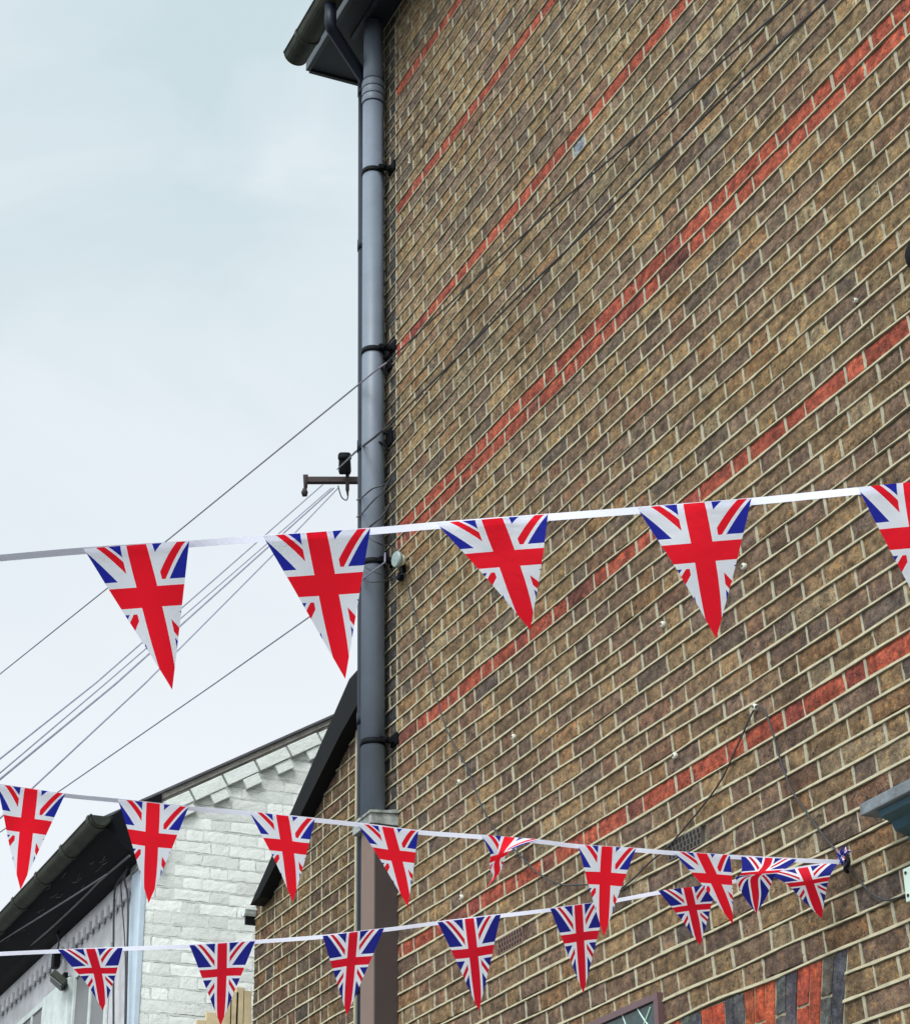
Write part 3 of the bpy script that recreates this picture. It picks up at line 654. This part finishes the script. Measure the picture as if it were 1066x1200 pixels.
# hooks and black clutter by the pipe
for (px, py, lab) in ((457, 424, 'black iron wall hook beside the second pipe bracket'), (458, 512, 'black iron wall hook halfway between second and third pipe brackets')):
    t_ = thing('wall_hook', lab, 'hook', 'wall hooks beside the grey pipe'); p = onY(px, py, 0)
    b = MB(); b.box((p[0]-.035, -.014, p[2]-.05), (p[0]+.03, .004, p[2]+.04)); b.build('hook_plate', 'black', t_, bevel=.003)
    b = MB(); b.tube(spline([(p[0]-.01, -.01, p[2]+.02), (p[0]-.02, -.075, p[2]+.02), (p[0]-.03, -.085, p[2]-.03), (p[0]+.01, -.05, p[2]-.05), (p[0]+.02, -.02, p[2]-.09)]), .0075, 7); b.build('hook_arm', 'black', t_)
ins = thing('disc_insulator', 'pale round disc on a black bracket right of the grey pipe', 'insulator')
c0 = onY(467, 656, -.06)
ax = np.array([.10, -.98, -.08]); ax /= np.linalg.norm(ax)
b = MB(); b.tube([c0, c0+ax*.012, c0+ax*.020], [.039, .039, .034], 28); b.build('disc', 'disc', ins, 'auto')
b = MB(); b.tube([c0-ax*.03, c0-ax*.0005], [.018, .036], 20); b.build('disc_back', 'plug', ins, 'auto')
b = MB(); p = onY(473, 663, 0); b.box((p[0]-.022, -.018, p[2]-.055), (p[0]+.022, .003, p[2]+.03)); b.tube([c0-ax*.03, (p[0], -.012, p[2])], .013, 8); b.box((p[0]-.016, -.03, p[2]-.075), (p[0]+.016, -.006, p[2]-.04)); b.build('disc_bracket', 'black', ins, bevel=.004)
wallwire('draped_cable', [(473, 672), (478, 690), (497, 757), (520, 847), (547, 900), (562, 940), (580, 973), (608, 1001), (631, 1024), (659, 1037), (687, 1037), (712, 1040), (726, 1042), (744, 1028), (762, 1010), (786, 989), (838, 925), (862, 878), (883, 832), (890, 829), (898, 838), (906, 862), (914, 890), (927, 925), (940, 945), (965, 980), (985, 1003), (1000, 1022), (1018, 1045), (1036, 1055), (1050, 1053), (1060, 1049)], .0031, 'cable', 'thin dark cable looping over the brick wall to the pale green box', Y=-.010)

# small cream fixings on the wall
FX = [((872, 664), 'cream wall plug just right of the fourth large pennant'), ((777, 732), 'cream wall plug low left of the fourth large pennant'), ((791, 886), 'cream wall plug just above the lower left end of a red brick band'),
      ((602, 864), 'cream wall plug on plain bricks below the third large pennant'), ((538, 917), 'cream wall plug closest above the curled pennant string'), ((541, 1052), 'cream wall plug between the two lower bunting strings'),
      ((885, 829), 'cream wall plug holding the peak of the draped cable'), ((1003, 352), 'tiny pale wall plug high on the right near the black vent'), ((480, 191), 'tiny pale wall plug high beside the top of the grey pipe')]
for i, ((px, py), lab) in enumerate(FX):
    r_ = .0115 if i < 7 else .0075
    t_ = thing('wall_plug', lab, 'wall plug', 'wall plugs on the brick wall'); p = onY(px, py, -.004)
    b = MB(); b.tube([(p[0], .004, p[2]), (p[0], -.011, p[2]), (p[0], -.014, p[2])], [r_, r_, r_*.7], 16); b.build('plug_cap', 'plug', t_, 'auto')
    b = MB(); b.box((p[0]-r_*.35, -.0155, p[2]-r_*.35), (p[0]+r_*.35, -.0142, p[2]+r_*.35)); b.build('plug_screw', 'rust', t_)
# black vent cap at the right edge
vt = thing('vent_cap', 'dark round vent cap at the right edge of the photo', 'vent'); p = onY(1079, 297)
b = MB(); b.tube([(p[0], .003, p[2]), (p[0], -.02, p[2]), (p[0], -.032, p[2]), (p[0], -.036, p[2])], [.052, .050, .038, .01], 20); b.build('cap_dome', 'black', vt, 'auto')
b = MB(); b.tube([(p[0], .003, p[2]), (p[0], -.006, p[2])], .060, 24); b.build('cap_flange', 'dterra', vt, 'auto')

# junction box
jb = thing('junction_box', 'pale green metal box with corner screws at the right edge', 'junction box'); p = onY(1057, 1019, -.035); p2 = onY(1057, 1058, -.035)
b = MB(); b.box((p[0], -.035, p2[2]-.004), (p[0]+.16, .003, p[2])); b.build('box_body', 'box', jb, bevel=.003)
for x in (.014, .146):
    for z in (p2[2]+.012, p[2]-.014):
        b = MB(); b.tube([(p[0]+x, -.034, z), (p[0]+x, -.038, z)], .0045, 10); b.build('screw', 'rust', jb)
# door hood at the right edge
hd_ = thing('door_hood', 'weathered grey hood with dark teal moulding at the right edge', 'canopy')
q0 = onY(1007, 948, -.06)
X0h = onY(1007, 950, -.14)[0]; zh = onY(1007, 957, -.14)[2]
b = MB(); n = 9; vs = []
b.box((X0h, -.14, zh), (X0h+2.4, .003, zh+.034)); b.prism([(X0h, -.14, zh+.034), (X0h, .003, zh+.034), (X0h, .003, zh+.075)], (2.4, 0, 0)); b.build('hood_top', 'hood', hd_, bevel=.004)
prof = [(0, 0), (-.11, 0), (-.105, -.018), (-.075, -.028), (-.066, -.05), (-.03, -.062), (-.026, -.085), (0, -.09)]
b = MB(); b.prism([(X0h+.06, y*1.15+.003, zh-.001+z) for y, z in prof], (2.2, 0, 0)); b.build('hood_moulding', 'teal', hd_)
# framed board at the bottom, its glass reflection painted into the panel colour
mb_ = thing('menu_board', 'maroon framed board with a painted green tree reflection and pale strokes on the brick wall', 'board')
pr_ = onY(770, 1163, -.02); BX1, BZ1 = pr_[0], pr_[2]; BX0, BZ0 = BX1-.80, BZ1-.62
b = MB()
for q in (((BX0, -.022, BZ1-.022), (BX1, .003, BZ1)), ((BX0, -.022, BZ0), (BX1, .003, BZ0+.022)), ((BX0, -.0215, BZ0+.022), (BX0+.028, .003, BZ1-.022)), ((BX1-.028, -.0215, BZ0+.022), (BX1, .003, BZ1-.022))): b.box(*q)
b.build('board_frame', 'frame', mb_)
b = MB(); b.box((BX0+.028, -.012, BZ0+.022), (BX1-.028, .002, BZ1-.022)); bd = b.build('painted_reflection_panel', 'board', mb_)
b = MB()
for P in ([(728, 1186), (734, 1205), (740, 1230)], [(746, 1181), (753, 1193), (760, 1203)], [(716, 1204), (722, 1215), (736, 1230)], [(762, 1181), (758, 1192), (750, 1212)]):
    pts = spline([onY(x, y, -.0135) for x, y in P]); b.tube(pts, .003, 5)
b.build('pale_stroke', 'pale_line', bd)

# ================================================================== BUNTING
def curve_at(P, t):                      # P: polyline in parameter
    n = len(P)-1; s = min(max(t*n, 0), n-1e-9); i = int(s); f = s-i; return P[i]*(1-f)+P[i+1]*f
def smooth_at(P, t):
    if len(P) == 2: return P[0]*(1-t)+P[1]*t
    n = len(P)-1; s = min(max(t*n, 0), n-1e-9); i = int(s); f = s-i
    a, b_, c, d = P[max(i-1, 0)], P[i], P[i+1], P[min(i+2, n)]
    return .5*((2*b_)+(c-a)*f+(2*a-5*b_+4*c-d)*f*f+(3*b_-a-3*c+d)*f**3)
def pennant(parent, L, Rr, m, H=1.42, yc=.53, amp=.0075, seed=0, rows=34, cols=22, label=None, ex=1., us=1., uo=0.):
    """L, Rr: 3-D control points of the left and right edge from the tape down to the tip"""
    r = np.random.default_rng(seed); L = [np.array(p, float) for p in L]; Rr = [np.array(p, float) for p in Rr]
    me = bpy.data.meshes.new('pennant'); vs = []; uvs = []; fs = []
    ph = r.uniform(0, 6.28, 4); k1 = r.uniform(3, 5); k2 = r.uniform(5, 8)
    for j in range(rows+1):
        t = j/rows; a, b_ = smooth_at(L, t), smooth_at(Rr, t)
        for i in range(cols+1):
            s = i/cols; p = a*(1-s)+b_*s
            hx = (s-.5)*(1-t)**ex; nrm = R[2]
            wv = amp*(1-.35*t)*(math.sin(k1*2*hx+2.0*t+ph[0])*.8+math.sin(k2*(hx*.6+t*.55)+ph[1])*.5*min(1, t*3))*min(1, t*3)
            wv += amp*1.6*(math.sin(ph[2])*t*t)-.002
            vs.append(tuple(p+nrm*wv)); uvs.append((hx*us+uo, yc-t*H))
    W = cols+1
    for j in range(rows):
        for i in range(cols): fs.append((j*W+i, j*W+i+1, (j+1)*W+i+1, (j+1)*W+i))
    me.from_pydata(vs, [], fs); uv = me.uv_layers.new(name='cloth')
    for l in me.loops: uv.data[l.index].uv = uvs[l.vertex_index]
    for p in me.polygons: p.use_smooth = True
    me.materials.append(M[m]); o = bpy.data.objects.new('pennant', me); link(o, parent)
    if label: o['label'] = label
    return o
def bunting(label, tape, dl, dr, flags, m, tw, seed, xr=(0, 1066)):
    """tape: list of pixel points along its top edge; depth runs from dl (x=0) to dr (x=xr[1])"""
    t_ = thing('bunting', label, 'bunting', 'strings of union flag bunting'); nP = (len(tape)-1)*10
    def D(x): f = (x-xr[0])/(xr[1]-xr[0]); return 1/((1-f)/dl+f/dr)
    P = spline([dp(x, y, D(x)+.0075) for x, y in tape], 10)
    b = MB(); vs = []; fs = []; r = random.Random(seed)
    for i, p in enumerate(P):
        tl = .10*math.sin(i*.21+seed)+.1+(1.0*max(0, 1-i/(nP*.42)) if m == 'jackA' else 0)
        vs += [tuple(p), tuple(p-np.array([0, 0, tw])+R[2]*tw*tl), tuple(p-np.array([0, 0, tw])+R[2]*(tw*tl+.0016)), tuple(p+R[2]*.0016)]
    for i in range(len(P)-1):
        for q in range(4): fs.append((i*4+q, i*4+(q+1) % 4, (i+1)*4+(q+1) % 4, (i+1)*4+q))
    b.add(vs, fs); b.build('tape', 'tape', t_)
    for i, fl_ in enumerate(flags):
        Lp, Rp = fl_[0], fl_[1]; kw = fl_[2] if len(fl_) > 2 else {}
        mm = kw.pop('m', m); dd = kw.pop('d', 0)
        f3 = lambda q: dp(q[0], q[1], D(q[0])+(q[2] if len(q) > 2 else 0)+dd)
        pennant(t_, [f3(q) for q in Lp], [f3(q) for q in Rp], mm, seed=seed*50+i, **kw)
    return t_
def tri(tl, tr, tip, kw=None, bow=0, back=.03):
    lm = ((tl[0]+tip[0])/2+bow, (tl[1]+tip[1])/2, back*.4); rm = ((tr[0]+tip[0])/2+bow*.6, (tr[1]+tip[1])/2, back*.4)
    t3 = (tip[0], tip[1], back); return ([tl, lm, t3], [tr, rm, t3], kw or {})
bunting('top white tape string with five large pennants crossing the fat grey pipe', [(-60, 655), (0, 650), (98, 641.5), (222, 633.5), (308, 627), (433, 618.5), (512, 611.5), (641, 602), (746, 594), (879, 583.5), (1004, 571), (1066, 565), (1140, 557)], 3.40, 3.12,
        [tri((98, 643), (222, 634), (202.5, 808), {'amp': .0055}, 0, .15), tri((308, 628), (434, 619), (405, 795), {'amp': .0055}, 0, .15), tri((511, 613), (642, 602.5), (621, 738), {'amp': .007}, 2), tri((746, 595), (880, 584), (840, 749), {'amp': .007}, 2), tri((1004, 571), (1136, 558), (1094, 742), {'amp': .007})], 'jackA', .0125, 3)
twist = ([(563, 978), (574, 1000, .01), (573, 1016, .03), (577, 1029, .045), (565, 1045, .05)], [(631, 984), (603, 994, -.03), (591, 1006, -.01), (586, 1022, .02), (565, 1045, .05)], {'amp': .004, 'label': 'curled and twisted pennant'})
fold = ([(868, 1004), (869, 1016, -.02), (867, 1026, -.035), (862, 1030, -.02), (871, 1050, -.01), (886, 1071, 0)], [(933, 1007), (926, 1014, -.02), (912, 1022, -.04), (905, 1031, -.03), (899, 1048, -.01), (886, 1071, 0)], {'amp': .002, 'm': 'jackB', 'ex': .45, 'label': 'crumpled darker pennant folded across its middle'})
bunting('middle string of broad red cross pennants fading towards the wall at right', [(-60, 911), (0, 919), (77, 930), (138, 936), (221, 945), (292, 951), (418, 964), (489, 973), (563, 978.5), (631, 984), (676, 989.5), (745, 994), (788, 997.5), (856, 1002), (933, 1006), (985, 1008)], 5.10, 5.97,
        [tri((-4, 919), (77, 930), (24, 1043), None, 0, .15), tri((138, 936.5), (221, 946), (174, 1059), {'amp': .006}, 1), tri((292, 951), (369, 960), (343.5, 1056), None, 2), tri((418, 965), (490, 974), (478, 1062), None, 1), twist,
         tri((677, 990), (745, 994), (707, 1097), {'amp': .007}, -1), tri((788, 998), (855, 1002), (858, 1083), {'amp': .006}, 2), fold], 'jackA', .0125, 7, (0, 985))
big = ([(898, 1024), (921, 1036, -.02), (941, 1056, -.01), (963, 1077, 0)], [(982, 1010), (972, 1028, -.03), (967, 1050, -.01), (963, 1077, 0)], {'amp': .007})
B6 = tri((771, 1044), (839, 1036), (820, 1108), None, 1)
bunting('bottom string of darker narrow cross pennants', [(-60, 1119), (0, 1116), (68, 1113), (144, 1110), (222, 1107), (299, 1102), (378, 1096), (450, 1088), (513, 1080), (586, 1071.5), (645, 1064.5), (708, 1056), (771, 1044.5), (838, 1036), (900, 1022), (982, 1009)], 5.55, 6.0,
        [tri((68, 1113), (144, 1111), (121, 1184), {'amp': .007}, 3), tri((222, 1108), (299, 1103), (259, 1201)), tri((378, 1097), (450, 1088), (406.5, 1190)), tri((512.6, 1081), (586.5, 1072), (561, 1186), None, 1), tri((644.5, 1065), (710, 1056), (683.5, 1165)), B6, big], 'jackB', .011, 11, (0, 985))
# knotted end of the strings on its wall eye
kn = thing('knotted_pennants', 'knotted bundle of pennant cloth where two bunting strings meet the wall', 'bunting end')
c0 = onY(986, 1003, -.045)
for q in range(4):
    an = q*1.6; d1 = np.array([math.cos(an)*.036, -.018*(q % 2), math.sin(an)*.03]); d2 = np.array([math.cos(an+1.3)*.04, .008, math.sin(an+1.3)*.034])
    pennant(kn, [c0+d1*.9, c0-d1*.7+d2*.3, c0+d2], [c0+d2*.9, c0-d2*.6, c0+d2*.8-d1*.3], 'jackB', seed=q+90, amp=.012, rows=12, cols=10, H=.35, yc=.5, us=.35, uo=(.30, -.22, .36, .28)[q])
b = MB(); b.tube(spline([onY(990, 1002, .0), onY(992, 1004, -.05), onY(994, 1012, -.06), onY(990, 1018, -.045), onY(993, 1022, -.01)]), .006, 7); b.build('wall_eye', 'black', kn)

# ================================================================== LIGHT
SUN_AZ = math.radians(140); SUN_EL = math.radians(48)   # azimuth measured from +Y clockwise
sd_ = Vector((math.sin(SUN_AZ)*math.cos(SUN_EL), math.cos(SUN_AZ)*math.cos(SUN_EL), math.sin(SUN_EL)))
sl_ = bpy.data.lights.new('sun', 'SUN'); sl_.energy = 2.7; sl_.angle = math.radians(22); sl_.color = (1, .97, .93)
so = bpy.data.objects.new('sun', sl_); COL.objects.link(so); so.rotation_euler = sd_.to_track_quat('Z', 'Y').to_euler()
w = bpy.data.worlds.new('World'); S.world = w; w.use_nodes = True; nt = w.node_tree; N = nt.nodes; L = nt.links
bg = N['Background']; bg.inputs['Strength'].default_value = .1
sk = N.new('ShaderNodeTexSky'); sk.sky_type = 'NISHITA'; sk.sun_disc = False; sk.sun_elevation = SUN_EL; sk.sun_rotation = SUN_AZ
tc = N.new('ShaderNodeTexCoord')
mp = N.new('ShaderNodeMapping'); mp.inputs['Scale'].default_value = (1, 1, 1.7); L.new(tc.outputs['Generated'], mp.inputs['Vector'])
nz = N.new('ShaderNodeTexNoise'); nz.inputs['Scale'].default_value = 6.5; nz.inputs['Detail'].default_value = 6; nz.inputs['Roughness'].default_value = .5; nz.inputs['Distortion'].default_value = .5
L.new(mp.outputs[0], nz.inputs['Vector'])
cr = N.new('ShaderNodeMapRange'); cr.inputs['From Min'].default_value = .38; cr.inputs['From Max'].default_value = .62; L.new(nz.outputs['Fac'], cr.inputs['Value'])
cmx = N.new('ShaderNodeMix'); cmx.data_type = 'RGBA'; cmx.inputs['A'].default_value = (6.6, 8.0, 8.4, 1); cmx.inputs['B'].default_value = (8.1, 9.0, 9.5, 1); L.new(cr.outputs[0], cmx.inputs['Factor'])
# cloud is whiter low down and brightest round the veiled sun
sx = N.new('ShaderNodeSeparateXYZ'); L.new(tc.outputs['Generated'], sx.inputs[0])
hz = N.new('ShaderNodeMapRange'); hz.inputs['From Min'].default_value = .60; hz.inputs['From Max'].default_value = .34; L.new(sx.outputs['Z'], hz.inputs['Value'])
hm = N.new('ShaderNodeMix'); hm.data_type = 'RGBA'; L.new(hz.outputs[0], hm.inputs['Factor']); L.new(cmx.outputs['Result'], hm.inputs['A']); hm.inputs['B'].default_value = (9.3, 9.8, 10.2, 1)
dt = N.new('ShaderNodeVectorMath'); dt.operation = 'DOT_PRODUCT'; L.new(tc.outputs['Generated'], dt.inputs[0]); dt.inputs[1].default_value = sd_
dr = N.new('ShaderNodeMapRange'); dr.inputs['From Min'].default_value = .1; dr.inputs['From Max'].default_value = 1; dr.inputs['To Min'].default_value = 1; dr.inputs['To Max'].default_value = 3.0; L.new(dt.outputs['Value'], dr.inputs['Value'])
vm = N.new('ShaderNodeVectorMath'); vm.operation = 'SCALE'; L.new(hm.outputs['Result'], vm.inputs[0]); L.new(dr.outputs[0], vm.inputs['Scale'])
fm = N.new('ShaderNodeMix'); fm.data_type = 'RGBA'; fm.inputs['Factor'].default_value = .9; L.new(sk.outputs[0], fm.inputs['A']); L.new(vm.outputs[0], fm.inputs['B'])
L.new(fm.outputs['Result'], bg.inputs['Color'])
S.view_settings.view_transform = 'Standard'; S.view_settings.look = 'None'; S.view_settings.exposure = 0; S.view_settings.gamma = 1
S.cycles.max_bounces = 6
